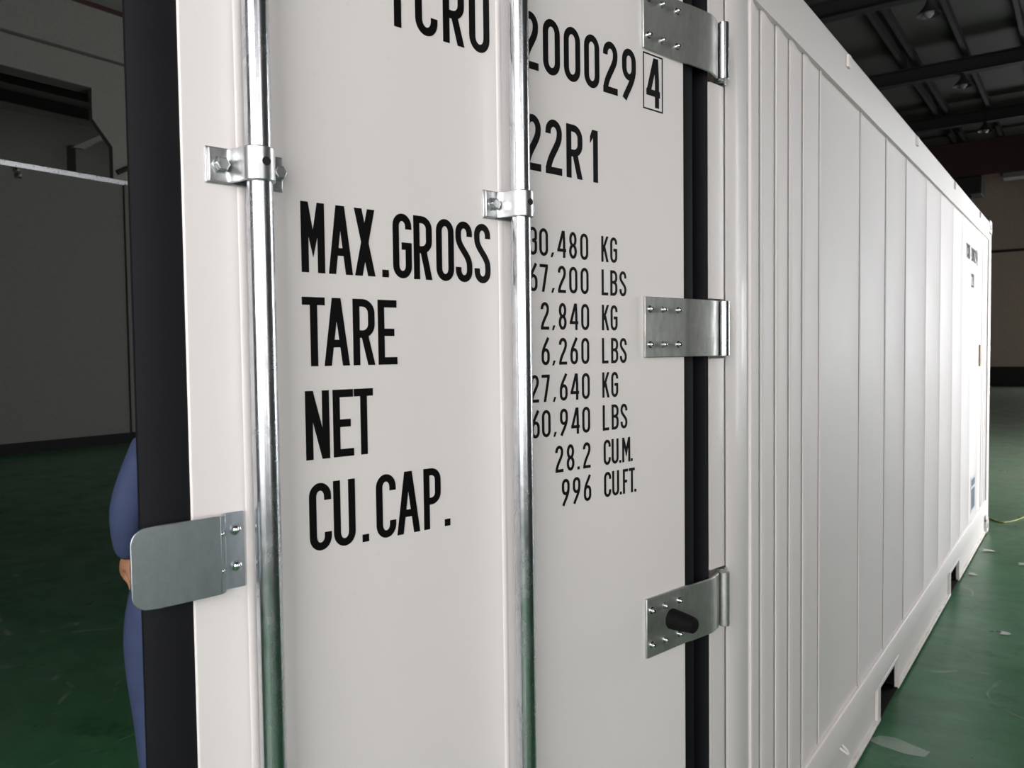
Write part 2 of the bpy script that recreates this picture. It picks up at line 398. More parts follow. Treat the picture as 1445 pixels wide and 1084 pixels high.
# partition on the left
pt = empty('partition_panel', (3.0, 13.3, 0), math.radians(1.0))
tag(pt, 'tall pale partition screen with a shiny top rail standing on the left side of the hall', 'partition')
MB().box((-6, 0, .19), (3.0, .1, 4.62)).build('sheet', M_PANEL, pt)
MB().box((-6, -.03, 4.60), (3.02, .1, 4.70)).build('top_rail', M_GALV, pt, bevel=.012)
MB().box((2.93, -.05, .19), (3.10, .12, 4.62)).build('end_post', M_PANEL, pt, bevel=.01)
MB().box((-6, .02, 0), (3.05, .06, .19)).build('shadow_gap_strip', M_RUBD, pt)  # black strip stands in for the shadow gap under the sheet
for bx in (1.17,):
    MB().lathe((bx, -.03, 4.56), (0, -1, 0), [(.045, 0), (.045, .03), (.02, .05)], 12).build('bolt', M_RIVET, pt)
    MB().lathe((bx+.02, -.03, 4.47), (0, -1, 0), [(.045, 0), (.045, .03), (.02, .05)], 12).build('bolt', M_RIVET, pt)
tag(MB().cyl((7.25, 15.97, 5.42), (7.6, 15.93, 5.62), .05, n=10).build('wall_clip', M_HOLE), 'small black clip sticking out of the concrete column above the partition', 'clip')

# ================================================================ CONTAINER
ct = empty('shipping_container', (0, 0, 0))
tag(ct, 'white refrigerated shipping container with its right door swung open, standing on the green floor', 'container')
LX, WY, HZ = 6.058, 2.438, 2.591
# --- side wall toward the camera side
RIB = [.338, .460, .581, .713]
SEAM = [.893, 1.435, 1.889, 2.335, 2.885, 3.37, 3.87, 4.32, 4.77, 5.28]
FRIB = [5.52, 5.66, 5.79]
prof = [(.216, .010)]
prof += [(.250, .010), (.252, .004), (.262, .002), (.275, .006)]
for x in RIB:
    prof += [(x-.009, .0115), (x-.001, .0118), (x+.001, .0075), (x+.009, .0050), (x+.030, .0055), (x+.085, .0105)]
for x in SEAM:
    if x < 2: prof += [(x-.005, .0115), (x, .0115), (x+.0012, .008), (x+.004, .0065), (x+.012, .0068), (x+.020, .0115)]
    else: prof += [(x-.004, .0115), (x+.001, .0088), (x+.004, .0078), (x+.014, .0078), (x+.020, .0115)]
for x in FRIB:
    prof += [(x-.012, .0115), (x-.004, .012), (x+.001, .0065), (x+.008, .0050), (x+.030, .0055), (x+.085, .0105)]
prof += [(5.885, .010)]
mb = MB(); n = len(prof)
back = [(x, .075) for x, y in prof]
vs = []; fs = []
ZL = [.27, .34, 2.36, 2.44]
for z in ZL: vs += [(x, y, z) for x, y in prof]
for k in range(len(ZL)-1):
    fs += [(k*n+i, k*n+i+1, (k+1)*n+i+1, (k+1)*n+i) for i in range(n-1)]
mb.add(vs, fs)
mb.box((.216, .04, .27), (5.885, .085, 2.44))
side = mb.build('side_wall', M_WALLP, ct, smooth=True)
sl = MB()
for x in RIB: sl.box((x-.008, .0095, .285), (x-.0005, .0125, 2.426))  # grey strips stand in for the shade lines along the flutes
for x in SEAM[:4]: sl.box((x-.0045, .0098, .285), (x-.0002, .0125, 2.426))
sl.build('shade_lines_and_sealant', M_SHADE_SEAL, side)
# top side rail
def rail_prof():
    pts = [(.10, 2.425), (-.002, 2.425)]
    for k in range(7):
        a = PI/2*k/6; pts.append((.022-.024*math.cos(a), 2.556+.024*math.sin(a)))
    pts += [(.10, 2.580)]
    return pts
MB().prism(rail_prof(), .178, 5.88, 'x').build('top_rail', M_FRAMEP, ct, smooth=True)
for x in (1.18, 2.507, 3.81, 5.17):
    MB().box((x-.004, -.012, 2.512), (x+.030, 0, 2.555)).build('rail_lug', M_FRAMEP, ct, bevel=.004)
# bottom side rail
br = MB()
br.prism([(.09, .285), (.0, .285), (-.003, .279), (-.003, .176), (.004, .168), (.09, .168)], .178, 5.88, 'x')
segs = [(.178, 1.800), (2.184, 3.850), (4.234, 5.88)]
for a, b in segs:
    br.box((a, .012, .024), (b, .024, .17))
for a, b in ((1.755, 1.800), (2.184, 2.192), (3.81, 3.85), (4.234, 4.242)):
    br.box((a, -.001, .026), (b, .016, .17))
for a, b in ((1.80, 2.184), (3.85, 4.234)):
    br.box((a, -.001, .150), (b, .016, .17))
br.build('bottom_rail', M_FRAMEP, ct, bevel=.003)
fl = MB()
for a, b in segs: fl.box((a, -.002, .012), (b, .075, .028))
fl.build('bottom_flange', M_FLANGE, ct, bevel=.003)
for a, b in ((1.80, 2.184), (3.85, 4.234)):
    pkt = MB(); pkt.box((a-.006, .017, .014), (a, 2.39, .16)).box((b, .017, .014), (b+.006, 2.39, .16)).box((a, .017, .15), (b, 2.39, .16)).box((a, .004, .012), (b, 2.39, .018))
    pkt.build('forklift_pocket', M_RUBD, ct)
MB().tube([(1.11, -.006, .185), (1.115, -.03, .170), (1.135, -.034, .155), (1.15, -.02, .165), (1.147, -.006, .182)], .004).build('lashing_hook', M_FRAMEP, ct, smooth=True)
# hull: other side wall, roof, floor, front bulkhead
MB().box((.178, WY-.09, .16), (5.9, WY-.01, 2.5)).box((.178, WY-.03, .02), (5.9, WY, .28)).build('side_wall', M_WALLP, ct)
MB().box((.05, .05, 2.50), (6.0, WY-.05, 2.575)).build('roof', M_WALLP, ct)
MB().box((.05, .06, .165), (6.0, WY-.06, .26)).build('floor_deck', M_INT, ct)
MB().box((5.9, .05, .17), (6.0, WY-.05, 2.5)).build('end_wall', M_INT, ct)
MB().box((.2, .085, .26), (5.9, .10, 2.44)).box((.2, WY-.105, .26), (5.9, WY-.09, 2.44)).box((.2, .10, 2.44), (5.9, WY-.105, 2.5)).build('lining', M_INT, ct)
# corner posts
HZS = [(2.165, 2.29), (1.546, 1.670), (.926, 1.050), (.306, .430)]
def jbar(z0, z1, m):
    m.prism([(.0, .06), (.0, .020), (.006, .012), (.058, .0015), (.066, .003), (.070, .0075), (.095, .012), (.095, .06)], z0, z1, 'z')
pm = MB()
pm.prism([(.095, .15), (.095, .012), (.078, .004), (.086, -.001), (.205, -.001), (.212, .003), (.216, .012), (.250, .012), (.250, .15)], .118, 2.473)
pm.box((.0, .05, .118), (.1, .15, 2.473))
z = .118
for a, b in sorted(HZS):
    jbar(z, a-.006, pm); z = b+.006
jbar(z, 2.473, pm)
post = pm.build('corner_post', M_FRAMEP, ct, smooth=True)
fp = MB(); fp.prism([(5.86, .012), (5.885, .012), (5.89, -.001), (6.05, -.001), (6.055, .004), (6.055, .15), (5.86, .15)], .118, 2.473); fp.build('corner_post', M_FRAMEP, ct, smooth=True)
for x0 in (0.0, 5.908):
    MB().box((x0, WY-.15, .118), (x0+.15, WY, 2.473)).build('corner_post', M_FRAMEP, ct, bevel=.01)
def casting(x0, y0, z0, sx, sy):
    """hollow box casting with an oval opening on its long side"""
    m = MB(); X, Y, Z = .178, .162, .118
    hx, hz, cx, cz = .0395, .0255, X/2, Z/2
    n = 20; ov = []
    for i in range(n):
        a = 2*PI*i/n
        ov.append((cx+hx*max(-1, min(1, 1.25*math.cos(a))), cz+hz*math.sin(a)))
    rim = []
    for i in range(n):
        a = 2*PI*i/n; c, s = math.cos(a), math.sin(a); k = 1/max(abs(c)/(X/2), abs(s)/(Z/2)); rim.append((cx+c*k, cz+s*k))
    ys = 0 if sy > 0 else Y
    yi = .012 if sy > 0 else Y-.012
    vs = [(p[0], ys, p[1]) for p in rim]+[(p[0], ys, p[1]) for p in ov]+[(p[0], yi, p[1]) for p in ov]
    fs = [(i, (i+1) % n, n+(i+1) % n, n+i) for i in range(n)]+[(n+i, n+(i+1) % n, 2*n+(i+1) % n, 2*n+i) for i in range(n)]
    m.add(vs, fs)
    for b in (((0, 0 if sy > 0 else 0, 0), (X, Y, .010)), ((0, 0, Z-.010), (X, Y, Z)), ((0, 0, 0), (.010, Y, Z)), ((X-.010, 0, 0), (X, Y, Z)), ((0, Y-.012 if sy > 0 else 0, 0), (X, Y if sy > 0 else .012, Z))):
        m.box(*b)
    o = m.build('corner_casting', M_FRAMEP, ct); o.location = (x0, y0, z0); return o
for x0 in (0.0, LX-.178):
    for (y0, s) in ((-.006, 1), (WY-.156, -1)):
        for z0 in (0.0, HZ-.118): casting(x0, y0, z0, 1, s)
# door end frame
MB().box((.0, .15, 2.45), (.12, WY-.15, 2.575)).build('door_header', M_FRAMEP, ct, bevel=.006)
MB().box((.0, .15, .02), (.12, WY-.15, .16)).build('door_sill', M_FRAMEP, ct, bevel=.006)

# --- lettering -------------------------------------------------------------
def arc(cx, cy, rx, ry, a0, a1, n=8):
    return [(cx+rx*math.cos(math.radians(a0+(a1-a0)*i/n)), cy+ry*math.sin(math.radians(a0+(a1-a0)*i/n))) for i in range(n+1)]
def bez(p0, p1, p2, p3, n=10):
    out = []
    for i in range(n+1):
        t = i/n; q = 1-t
        out.append(tuple(q**3*p0[k]+3*q*q*t*p1[k]+3*q*t*t*p2[k]+t**3*p3[k] for k in (0, 1)))
    return out
def glyph(m, ch, ox, oz, W, H, s, dep):
    """ch drawn with its left bottom at (ox, oz) into MB m on the plane y=0 facing -y"""
    h = s/2; x0, x1 = h, W-h; y0, y1 = h, H-h; xc = W/2
    rx = (x1-x0)/2; ry = min(rx*1.18, (y1-y0)/2)
    lay = [dep]
    def lift(): lay[0] += 3e-5; return -lay[0]
    def rib(pts, closed=False): m.ribbon([(ox+a, oz+b) for a, b in pts], h, lift(), 0, 'y', closed)
    def poly(pts): m.prism([(ox+a, oz+b) for a, b in pts], lift(), 0, 'y')
    def bar(xa, xb, ya, yb): poly([(xa, ya), (xb, ya), (xb, yb), (xa, yb)])
    def dg(xa, ya, xb, yb, k=1.06): t = h*k; poly([(xa-t, ya), (xa+t, ya), (xb+t, yb), (xb-t, yb)])
    if ch in 'O0': rib(arc(xc, y1-ry, rx, ry, 0, 180, 12)+arc(xc, y0+ry, rx, ry, 180, 360, 12), True)
    elif ch == 'C': rib([(x1, y1-ry-.06*H)]+arc(xc, y1-ry, rx, ry, 0, 180, 12)+arc(xc, y0+ry, rx, ry, 180, 360, 12)+[(x1, y0+ry+.06*H)])
    elif ch == 'G':
        rib([(x1, y1-ry-.04*H)]+arc(xc, y1-ry, rx, ry, 0, 180, 12)+arc(xc, y0+ry, rx, ry, 180, 360, 12)+[(x1, .5*H)])
        bar(xc-h*.2, W, .5*H-h, .5*H+h)
    elif ch == 'U': rib([(x0, H)]+arc(xc, y0+ry, rx, ry, 180, 360, 12)+[(x1, H)])
    elif ch == 'S':
        rib([(x1, y1-ry-.05*H)]+arc(xc, y1-ry, rx, ry, 0, 180, 12)+bez((x0, .74*H), (x0, .56*H), (x1, .46*H), (x1, .27*H))[0:]+arc(xc, y0+ry, rx, ry, 0, -180, 12)+[(x0, y0+ry+.05*H)])
    elif ch in 'RPB':
        bar(0, s, 0, H)
        mid = .47*H if ch != 'P' else .46*H
        if ch == 'B': mid = .53*H
        r = min(rx*1.15, (y1-mid)/2)
        rib([(h, y1), (x1-r, y1)]+arc(x1-r, y1-r, r, r, 90, 0, 6)+arc(x1-r, mid+r, r, r, 0, -90, 6)+[(h, mid)])
        if ch == 'R': dg(xc+.02*W, mid, W-h*1.1, 0)
        if ch == 'B':
            r = min(rx*1.15, (mid-y0)/2)
            rib([(h, mid), (x1-r, mid)]+arc(x1-r, mid-r, r, r, 90, 0, 6)+arc(x1-r, y0+r, r, r, 0, -90, 6)+[(h, y0)])
    elif ch == 'T': bar(0, W, H-s, H); bar(xc-h, xc+h, 0, H)
    elif ch == 'A': dg(xc-.03*W, H, h, 0, 1.02); dg(xc+.03*W, H, W-h, 0, 1.02); bar(W*.25, W*.75, .27*H, .27*H+s)
    elif ch == 'X': dg(h*1.1, H, W-h*1.1, 0, 1.12); dg(W-h*1.1, H, h*1.1, 0, 1.12)
    elif ch == 'M': bar(0, s, 0, H); bar(W-s, W, 0, H); poly([(0, H), (s, H), (xc, .60*H), (xc, .22*H)]); poly([(W, H), (xc, .22*H), (xc, .60*H), (W-s, H)])
    elif ch == 'N': bar(0, s, 0, H); bar(W-s, W, 0, H); dg(h*1.05, H, W-h*1.05, 0, 1.1)
    elif ch == 'E': bar(0, s, 0, H); bar(0, W, H-s, H); bar(0, W*.86, .5*H-h, .5*H+h); bar(0, W, 0, s)
    elif ch == 'F': bar(0, s, 0, H); bar(0, W, H-s, H); bar(0, W*.8, .5*H-h, .5*H+h)
    elif ch == 'L': bar(0, s, 0, H); bar(0, W, 0, s)
    elif ch == 'K': bar(0, s, 0, H); dg(W-h, H, h*1.3, .40*H); dg(W*.42, .58*H, W-h, 0)
    elif ch == '1': bar(W-s, W, 0, H); poly([(W-s, H), (W-s, H-s*1.1), (0, H-s*2.0), (0, H-s*1.0), (W-s*1.2, H)])
    elif ch == '2':
        rib([(x0, y1-ry-.03*H)]+arc(xc, y1-ry, rx, ry, 180, 0, 12)+bez((x1, .74*H), (x1, .54*H), (x0+.1*W, .36*H), (x0, s*.6))[1:])
        bar(0, W, 0, s)
    elif ch == '3':
        r2 = ry*.95
        rib([(x0, y1-r2-.03*H)]+arc(xc, y1-r2, rx, r2, 180, 0, 10)+[(x1, .62*H)]+arc(xc, .62*H, rx, .09*H, 0, -75, 6)+[(xc-.05*W, .52*H)])
        rib([(xc-.05*W, .53*H)]+arc(xc, .43*H, rx, .09*H, 75, 0, 6)+arc(xc, y0+r2, rx, r2, 0, -180, 10)+[(x0, y0+r2+.03*H)])
    elif ch == '4': dg(W*.68, H, h*1.1, .29*H); bar(0, W, .22*H, .22*H+s); bar(W*.78-h, W*.78+h, 0, .60*H); dg(W*.72, H, W*.78, .55*H, 1.0)
    elif ch in '69':
        pts = arc(xc, y0+ry, rx, ry, 180, 360, 12)+arc(xc, .56*H-ry, rx, ry, 0, 180, 12)
        tail = [(W*.86, H), (W*.5, .72*H)]
        t2 = bez((W*.84, H+.004*H), (W*.6, .80*H), (x0+.02*W, .62*H), (x0, .38*H))
        if ch == '9':
            pts = [(W-a, H-b) for a, b in pts]; t2 = [(W-a, H-b) for a, b in t2]
        rib(pts, True); rib(t2)
    elif ch == '7': bar(0, W, H-s, H); dg(W-h*1.05, H-s, W*.38, 0)
    elif ch == '8':
        a = .245*H-h*.4; rib(arc(xc, H-h-a, rx*.92, a, 0, 360, 22)[:-1], True)
        b = (H-h-2*a-h)/2; rib(arc(xc, h+b, rx, b, 0, 360, 22)[:-1], True)
    elif ch == '.': bar(0, s, 0, s)
    elif ch == ',': poly([(0, -.02*H), (s*.7, -.02*H), (s*1.5, .16*H), (s*.55, .16*H)])
def text_line(name, items, z, H, s, parent, mat=M_BLACK, dep=.0007, frame=None):
    groups = [[items[0]]]
    for it in items[1:]:
        pv = groups[-1][-1]
        if it[1]-(pv[1]+pv[2]) > .30*H and pv[0] not in ',.' and it[0] not in ',.1' or (frame and it[0] == '4'): groups.append([it])
        else: groups[-1].append(it)
    out = []
    for gi, gr in enumerate(groups): out.append(text_word(name, gr, z, H, s, parent, mat, dep, frame if gi == len(groups)-1 else None))
    return out
def text_word(name, items, z, H, s, parent, mat=M_BLACK, dep=.0007, frame=None):
    """items: (char, left x, width)"""
    m = MB()
    for ch, x, wd in items: glyph(m, ch, x, z, wd, H, s, dep)
    if frame:
        a, b, c, d, t = frame
        m.prism([(a, c), (b, c), (b, c+t), (a, c+t)], -dep, 0, 'y'); m.prism([(a, d-t), (b, d-t), (b, d), (a, d)], -dep, 0, 'y')
        m.prism([(a, c), (a+t, c), (a+t, d), (a, d)], -dep, 0, 'y'); m.prism([(b-t, c), (b, c), (b, d), (b-t, d)], -dep, 0, 'y')
    return m.build(name, mat, parent)

# --- doors -----------------------------------------------------------------
DA = -0.2080309            # door swung open: local x runs from free edge to hinge edge
dr = empty('door_swing')   # temporary frame, removed below
bpy.data.objects.remove(dr)
def at_door(o):            # place a part (built in door coordinates) on the open door
    o.location = (-.0009, -.0044, 0); o.rotation_euler = (0, 0, DA); return o
def door_leaf():
    m = MB(); z0, z1 = .17, 2.44
    # outer skin with slightly raised edge frame
    m.box((-1.1745, .0, z0), (-.119, .05, z1))
    return m
door = at_door(door_leaf().build('door', M_PAINT, ct, bevel=.0025))
MB().box((-1.15, .05, .18), (-.05, .105, 2.43)).build('inner_lining', M_INT, door)
# ridges shaped to stand in for the bars' reflection in the glossy skin
for x in (-1.0975, -.642):
    MB().prism([(x-.006, .0), (x-.004, -.0012), (x+.004, -.0012), (x+.006, 0)], .175, 2.435).build('rod_reflection_ridge', M_PAINT, door, smooth=True)
gk = MB()
gk.prism([(-1.1745, .003), (-1.183, .0005), (-1.220, .002), (-1.2345, .006), (-1.2345, .014), (-1.1745, .030)], .13, 2.47)
gk.build('door_gasket', M_RUB, door, smooth=True)
gk = MB()
gk.prism([(-.119, .003), (-.112, .002), (-.080, .006), (-.076, .05), (-.119, .05)], .13, 2.47)
gk.prism([(-.076, .040), (-.030, .045), (-.030, .09), (-.076, .09)], .13, 2.47)
gk.build('door_gasket', M_RUBD, door, smooth=True)
MB().prism([(-.030, .010), (-.022, .006), (-.019, .012), (-.024, .04), (-.032, .04)], .13, 2.47).build('gasket_lip', M_RUB, door, smooth=True)

# lettering on the open door, measured in metres from the hinge edge
def U(lst): return [(c, -a, a-b) for c, a, b in lst]
B = .0128
text_line('container_number', U([('T', .8640, .8268), ('C', .8127, .7701), ('R', .7590, .7159), ('U', .7054, .6621),
    ('2', .5888, .5485), ('0', .5367, .4942), ('0', .4836, .4404), ('0', .4293, .3873), ('2', .3760, .3344), ('9', .3201, .2785), ('4', .2450, .2010)]),
    2.0550, .0985, B, door, frame=(-.2555, -.1915, 2.0475, 2.1600, .0028))
text_line('size_code', U([('2', .5860, .5446), ('2', .5327, .4912), ('R', .4792, .4365), ('1', .4150, .3936)]), 1.8797, .0975, B, door)
S2 = .0112
text_line('max_gross_lettering', U([('M', 1.0135, .9770), ('A', .9710, .9320), ('X', .9280, .8935), ('.', .8810, .8700), ('G', .8614, .8270), ('R', .8230, .7880), ('O', .7795, .7443), ('S', .7403, .7060), ('S', .7010, .6665)]), 1.6760, .0985, S2, door)
text_line('tare_lettering', U([('T', 1.0145, .9790), ('A', .9810, .9400), ('R', .9336, .8965), ('E', .8906, .8570)]), 1.5443, .0975, S2, door)
text_line('net_lettering', U([('N', 1.0130, .9755), ('E', .9695, .9360), ('T', .9345, .9020)]), 1.4119, .0978, S2, door)
text_line('cubic_capacity_lettering', U([('C', 1.0104, .9755), ('U', .9718, .9360), ('.', .9245, .9135), ('C', .8997, .8645), ('A', .8625, .8200), ('P', .8118, .7785), ('.', .7710, .7600)]), 1.2810, .0970, S2, door)
rows = [
 ('max_gross_kilograms', 1.7316, [('3', .5772), ('0', .5510), (',', .5226), ('4', .5055), ('8', .4744), ('0', .4445), (' ', 0), ('K', .3854), ('G', .3594)]),
 ('max_gross_pounds', 1.6677, [('6', .5770), ('7', .5506), (',', .5219), ('2', .5045), ('0', .4750), ('0', .4442), ('L', .3851), ('B', .3598), ('S', .3324)]),
 ('tare_kilograms', 1.6002, [('2', .5491), (',', .5211), ('8', .5037), ('4', .4747), ('0', .4435), ('K', .3851), ('G', .3598)]),
 ('tare_pounds', 1.5364, [('6', .5484), (',', .5213), ('2', .5035), ('6', .4738), ('0', .4440), ('L', .3855), ('B', .3588), ('S', .3326)]),
 ('net_kilograms', 1.4702, [('2', .5765), ('7', .5490), (',', .5206), ('6', .5027), ('4', .4743), ('0', .4433), ('K', .3855), ('G', .3593)]),
 ('net_pounds', 1.4064, [('6', .5755), ('0', .5492), (',', .5203), ('9', .5028), ('4', .4733), ('0', .4430), ('L', .3851), ('B', .3588), ('S', .3320)]),
 ('cubic_metres', 1.3390, [('2', .5159), ('8', .4863), ('.', .4575), ('2', .4416), ('C', .3831), ('U', .3596), ('.', .3369), ('M', .3277), ('.', .3014)]),
 ('cubic_feet', 1.2760, [('9', .4998), ('9', .4705), ('6', .4404), ('C', .3825), ('U', .3586), ('.', .3359), ('F', .3262), ('T', .3075), ('.', .2907)])]
WD = {'0': .0215, '4': .0226, 'L': .0180, 'M': .0242, 'F': .0155, 'T': .0180, ',': .0085, '.': .0058}
for nm, z, its in rows:
    text_line(nm, [(c, -u, WD.get(c, .0202)) for c, u in its if c != ' '], z, .0492, .0056, door)

# lock rods with brackets
def lock_rod(u):
    o = MB().cyl((-u, -.035, .10), (-u, -.035, 2.51), .0168, n=40).build('lock_rod', M_ROD, ct, smooth=True); return at_door(o)
def rod_bracket(u, zc):
    t = .0022; hz = .0215; y = -.035; R = .0195
    m = MB()
    pts = [(-.053, -.006), (-.030, -.006), (-.026, -.009), (-R-.001, -.024), (-R, y)]
    pts += [(R*math.cos(math.radians(a)), y+R*math.sin(math.radians(a))) for a in range(180, 361, 12)][1:]
    pts += [(R+.001, -.024), (.026, -.009), (.030, -.006), (.047, -.006)]
    m.ribbon(pts, t, zc-hz, zc+hz, 'z')
    m.box((-.056, -.0035, zc-hz-.002), (.050, 0, zc+hz+.002))
    o = MB(); o.v = [(v[0]-u, v[1], v[2]) for v in m.v]; o.f = m.f
    b = at_door(o.build('rod_bracket', M_GALV, ct, bevel=.0012))
    for x in (-.0385, .040):
        MB().lathe((-u+x, -.008, zc), (0, -1, 0), [(.0118, 0), (.0118, .0015), (.0100, .0017), (.0100, .0095), (.008, .011)], 6).build('bolt', M_GALV, b, bevel=.0006)
    MB().cyl((-u+.0015, y-R-.0030, zc+.002), (-u+.0015, y-R+.004, zc+.002), .0056, n=16).build('pin_hole', M_HOLE, b)
    return b
lock_rod(1.0885); lock_rod(.6280)
rod_bracket(1.0900, 1.8055); rod_bracket(.6275, 1.8075)

# cover plate that keeps the other door shut
cp = MB()
poly = [(-1.1455, 1.2543), (-1.2250, 1.2533)]
poly += [(-1.2350+.020*math.cos(math.radians(a)), 1.2740+.020*math.sin(math.radians(a))) for a in range(255, 170, -14)]
poly += [(-1.2350+.020*math.cos(math.radians(a)), 1.3350+.020*math.sin(math.radians(a))) for a in range(180, 95, -14)]
poly += [(-1.2250, 1.3555), (-1.1455, 1.3555)]
cp.prism(poly, -.020, -.0165, 'y')
cp.ribbon([(-1.1460, -.0182), (-1.1405, -.0150), (-1.1350, -.0035), (-1.1290, -.0018), (-1.1075, -.0018)], .0018, 1.2545, 1.3550, 'z')
cover = at_door(cp.build('cover_plate', M_PLATE, ct, bevel=.0008))
for z in (1.3315, 1.2835):
    MB().lathe((-1.1185, -.0035, z), (0, -1, 0), [(.0075, 0), (.0072, .002), (.0055, .0048), (.0025, .0062), (0, .0065)], 18).build('rivet', M_RIVET, cover, smooth=True)
    MB().lathe((-1.1430, -.0160, z), (0, -1, 0), [(.0045, 0), (.0043, .0012), (.003, .003), (0, .004)], 14).build('rivet', M_RIVET, cover, smooth=True)

# hinges (built in container coordinates; the leaf lies on the open door)
nx, ny = math.sin(DA), -math.cos(DA)      # outward normal of the door
ux, uy = -math.cos(DA), -math.sin(DA)     # from hinge toward the free edge
def dp(u, off): return (-.0009+ux*u+nx*off, -.0044+uy*u+ny*off)
KC = (.0300, -.0125)                        # knuckle axis
def hinge(z0, z1, knob=False, shiny=True):
    m = MB(); t = .003
    pts = [dp(.2600, .0032), dp(.1230, .0032), dp(.1150, .0045), dp(.1080, .0062), dp(.0420, .0085), dp(.0300, .0082), dp(.0210, .0060), (.0020, -.0040), (.0150, -.0010)]
    m.ribbon(pts, t, z0, z1, 'z')
    # rolled corners at the free end
    h = m.build('hinge', M_HINGE, ct, bevel=.0015)
    MB().cyl((KC[0], KC[1]+.002, z0), (KC[0], KC[1]+.002, z1), .0125, n=32).build('hinge_knuckle', M_ROD if shiny else M_HINGE, h, bevel=.001)
    MB().box((.052, -.0015, z0), (.074, .02, z1)).cyl((.054, .004, z0), (.054, .004, z1), .0085, n=24).build('post_leaf', M_HINGE, h, bevel=.001)
    zc = (z0+z1)/2; zs = (zc+.0365, zc-.0355)
    for i, u in enumerate((.2452, .2005, .1505)):
        for zz in zs:
            b = dp(u, .0062)
            MB().lathe((b[0], b[1], zz), (nx, ny, 0), [(.0072, 0), (.0072, .0012), (.0048, .0014), (.0046, .007), (.003, .009), (0, .0095)], 14).build('bolt', M_GALV if i == 1 else M_RIVET, h, smooth=True)
    if knob:
        b = dp(.1765, .006)
        d = Vector((nx, ny, -.02)).normalized()
        MB().lathe((b[0], b[1], zc+.003), d, [(.0215, 0), (.0215, .006), (.0195, .030), (.0165, .056), (.013, .0595), (.004, .060)], 28).build('rubber_bumper', M_RUBD, h, smooth=True)
    return h
hinge(*HZS[0]); hinge(*HZS[1]); hinge(*HZS[2], knob=True, shiny=False)  # lower knuckle left dull, its weaker light put into the material

# closed left door (behind the open leaf)
ld = MB().box((-.012, 1.235, .17), (.05, 2.30, 2.44)).build('door', M_PAINT, ct, bevel=.003)
MB().box((-.008, 1.195, .15), (.05, 1.235, 2.46)).box((-.008, 2.30, .15), (.05, 2.345, 2.46)).build('door_gasket', M_RUB, ld)
for yy in (1.40, 2.02):
    MB().cyl((-.047, yy, .10), (-.047, yy, 2.51), .0168, n=24).build('lock_rod', M_ROD, ld, smooth=True)

# marks on the side wall near the far end
def far_pitch(s, x, pit): return [(c, x+i*pit, .042 if c != '1' else .022) for i, c in enumerate(s) if c != ' ']
fm = far_pitch('TCRU 200029', 4.53, .0535)
os_ = text_line('container_number', fm+[('4', 5.135, .042)], 2.165, .10, .0128, side, frame=(5.125, 5.187, 2.157, 2.273, .003))
os_ += text_line('size_code', far_pitch('22R1', 4.81, .0535), 1.98, .10, .0128, side)
for o in os_: o.location = (0, .0105, 0)
MB().box((5.345, .001, 1.405), (5.385, .010, 1.57)).build('warning_strip', M_AMB, side)
MB().box((4.915, .0095, .34), (5.19, .0112, .60)).build('sticker', M_STKW, side)
MB().box((4.945, .0088, .36), (5.155, .0095, .51)).box((4.945, .0088, .53), (5.155, .0095, .58)).build('sticker_print', M_STKB, side)

# ================================================================ FLOOR LITTER, CABLE
pts = [(6.62, .06, .006), (6.50, -.02, .006), (6.46, -.07, .006), (6.50, -.105, .006), (6.62, -.16, .006), (6.81, -.21, .006), (7.1, -.28, .006), (7.5, -.33, .006), (8.2, -.4, .006)]
pts = [(7.0, .5, .006), (6.75, .2, .006)]+pts
def smooth_path(p, k=5):
    out = []
    for i in range(len(p)-1):
        a = Vector(p[max(i-1, 0)]); b = Vector(p[i]); c = Vector(p[i+1]); d = Vector(p[min(i+2, len(p)-1)])
        for j in range(k):
            t = j/k; out.append(.5*((2*b)+(c-a)*t+(2*a-5*b+4*c-d)*t*t+(3*b-a-3*c+d)*t**3))
    out.append(Vector(p[-1])); return out
tag(MB().tube(smooth_path(pts), .006, 8).build('power_cable', M_CABLE, smooth=True), 'yellow-green cable lying on the floor beyond the far container corner', 'cable')
def sheet(name, mat, cx, cy, pts, label, cat, h=.012, thick=.0015):
    m = MB(); n = len(pts)
    top = [(cx, cy, h+.004)]+[(cx+a, cy+b, .002+h*random.random()) for a, b in pts]
    bot = [(p[0], p[1], p[2]-thick) for p in top]
    fs = [(0, 1+i, 1+(i+1) % n) for i in range(n)]+[(n+1, n+2+(i+1) % n, n+2+i) for i in range(n)]+[(1+i, n+2+i, n+2+(i+1) % n, 1+(i+1) % n) for i in range(n)]
    m.add(top+bot, fs)
    return tag(m.build(name, mat), label, cat)
sheet('plastic_film', M_FILM, 1.63, -.11, [(-.02, .12), (.05, .09), (.045, .03), (.035, -.06), (.0, -.10), (-.04, -.09), (-.045, -.02), (-.05, .06)], 'clear crumpled plastic film scrap on the green floor beside the bottom rail', 'plastic scrap', .02)
for i, (x, y, s, lb) in enumerate(((5.29, -.07, .05, 'white paper scrap on the floor, nearest the far container corner'), (4.97, -.31, .03, 'small white scrap on the floor at the right edge of the photo'), (4.50, -.05, .035, 'white scrap on the floor just past the second forklift pocket'), (3.3, -.33, .03, 'white scrap at the right edge of the floor, the closest to the camera'))):
    o = sheet('paper_scrap', M_SCRAP, x, y, [(-s, s*.8), (s*.2, s*.5), (s, s*.9), (s*.6, -s*.5), (-s*.3, -s), (-s*.8, -s*.3)], lb, 'scrap', .006)
    o['group'] = 'white scraps on the floor'

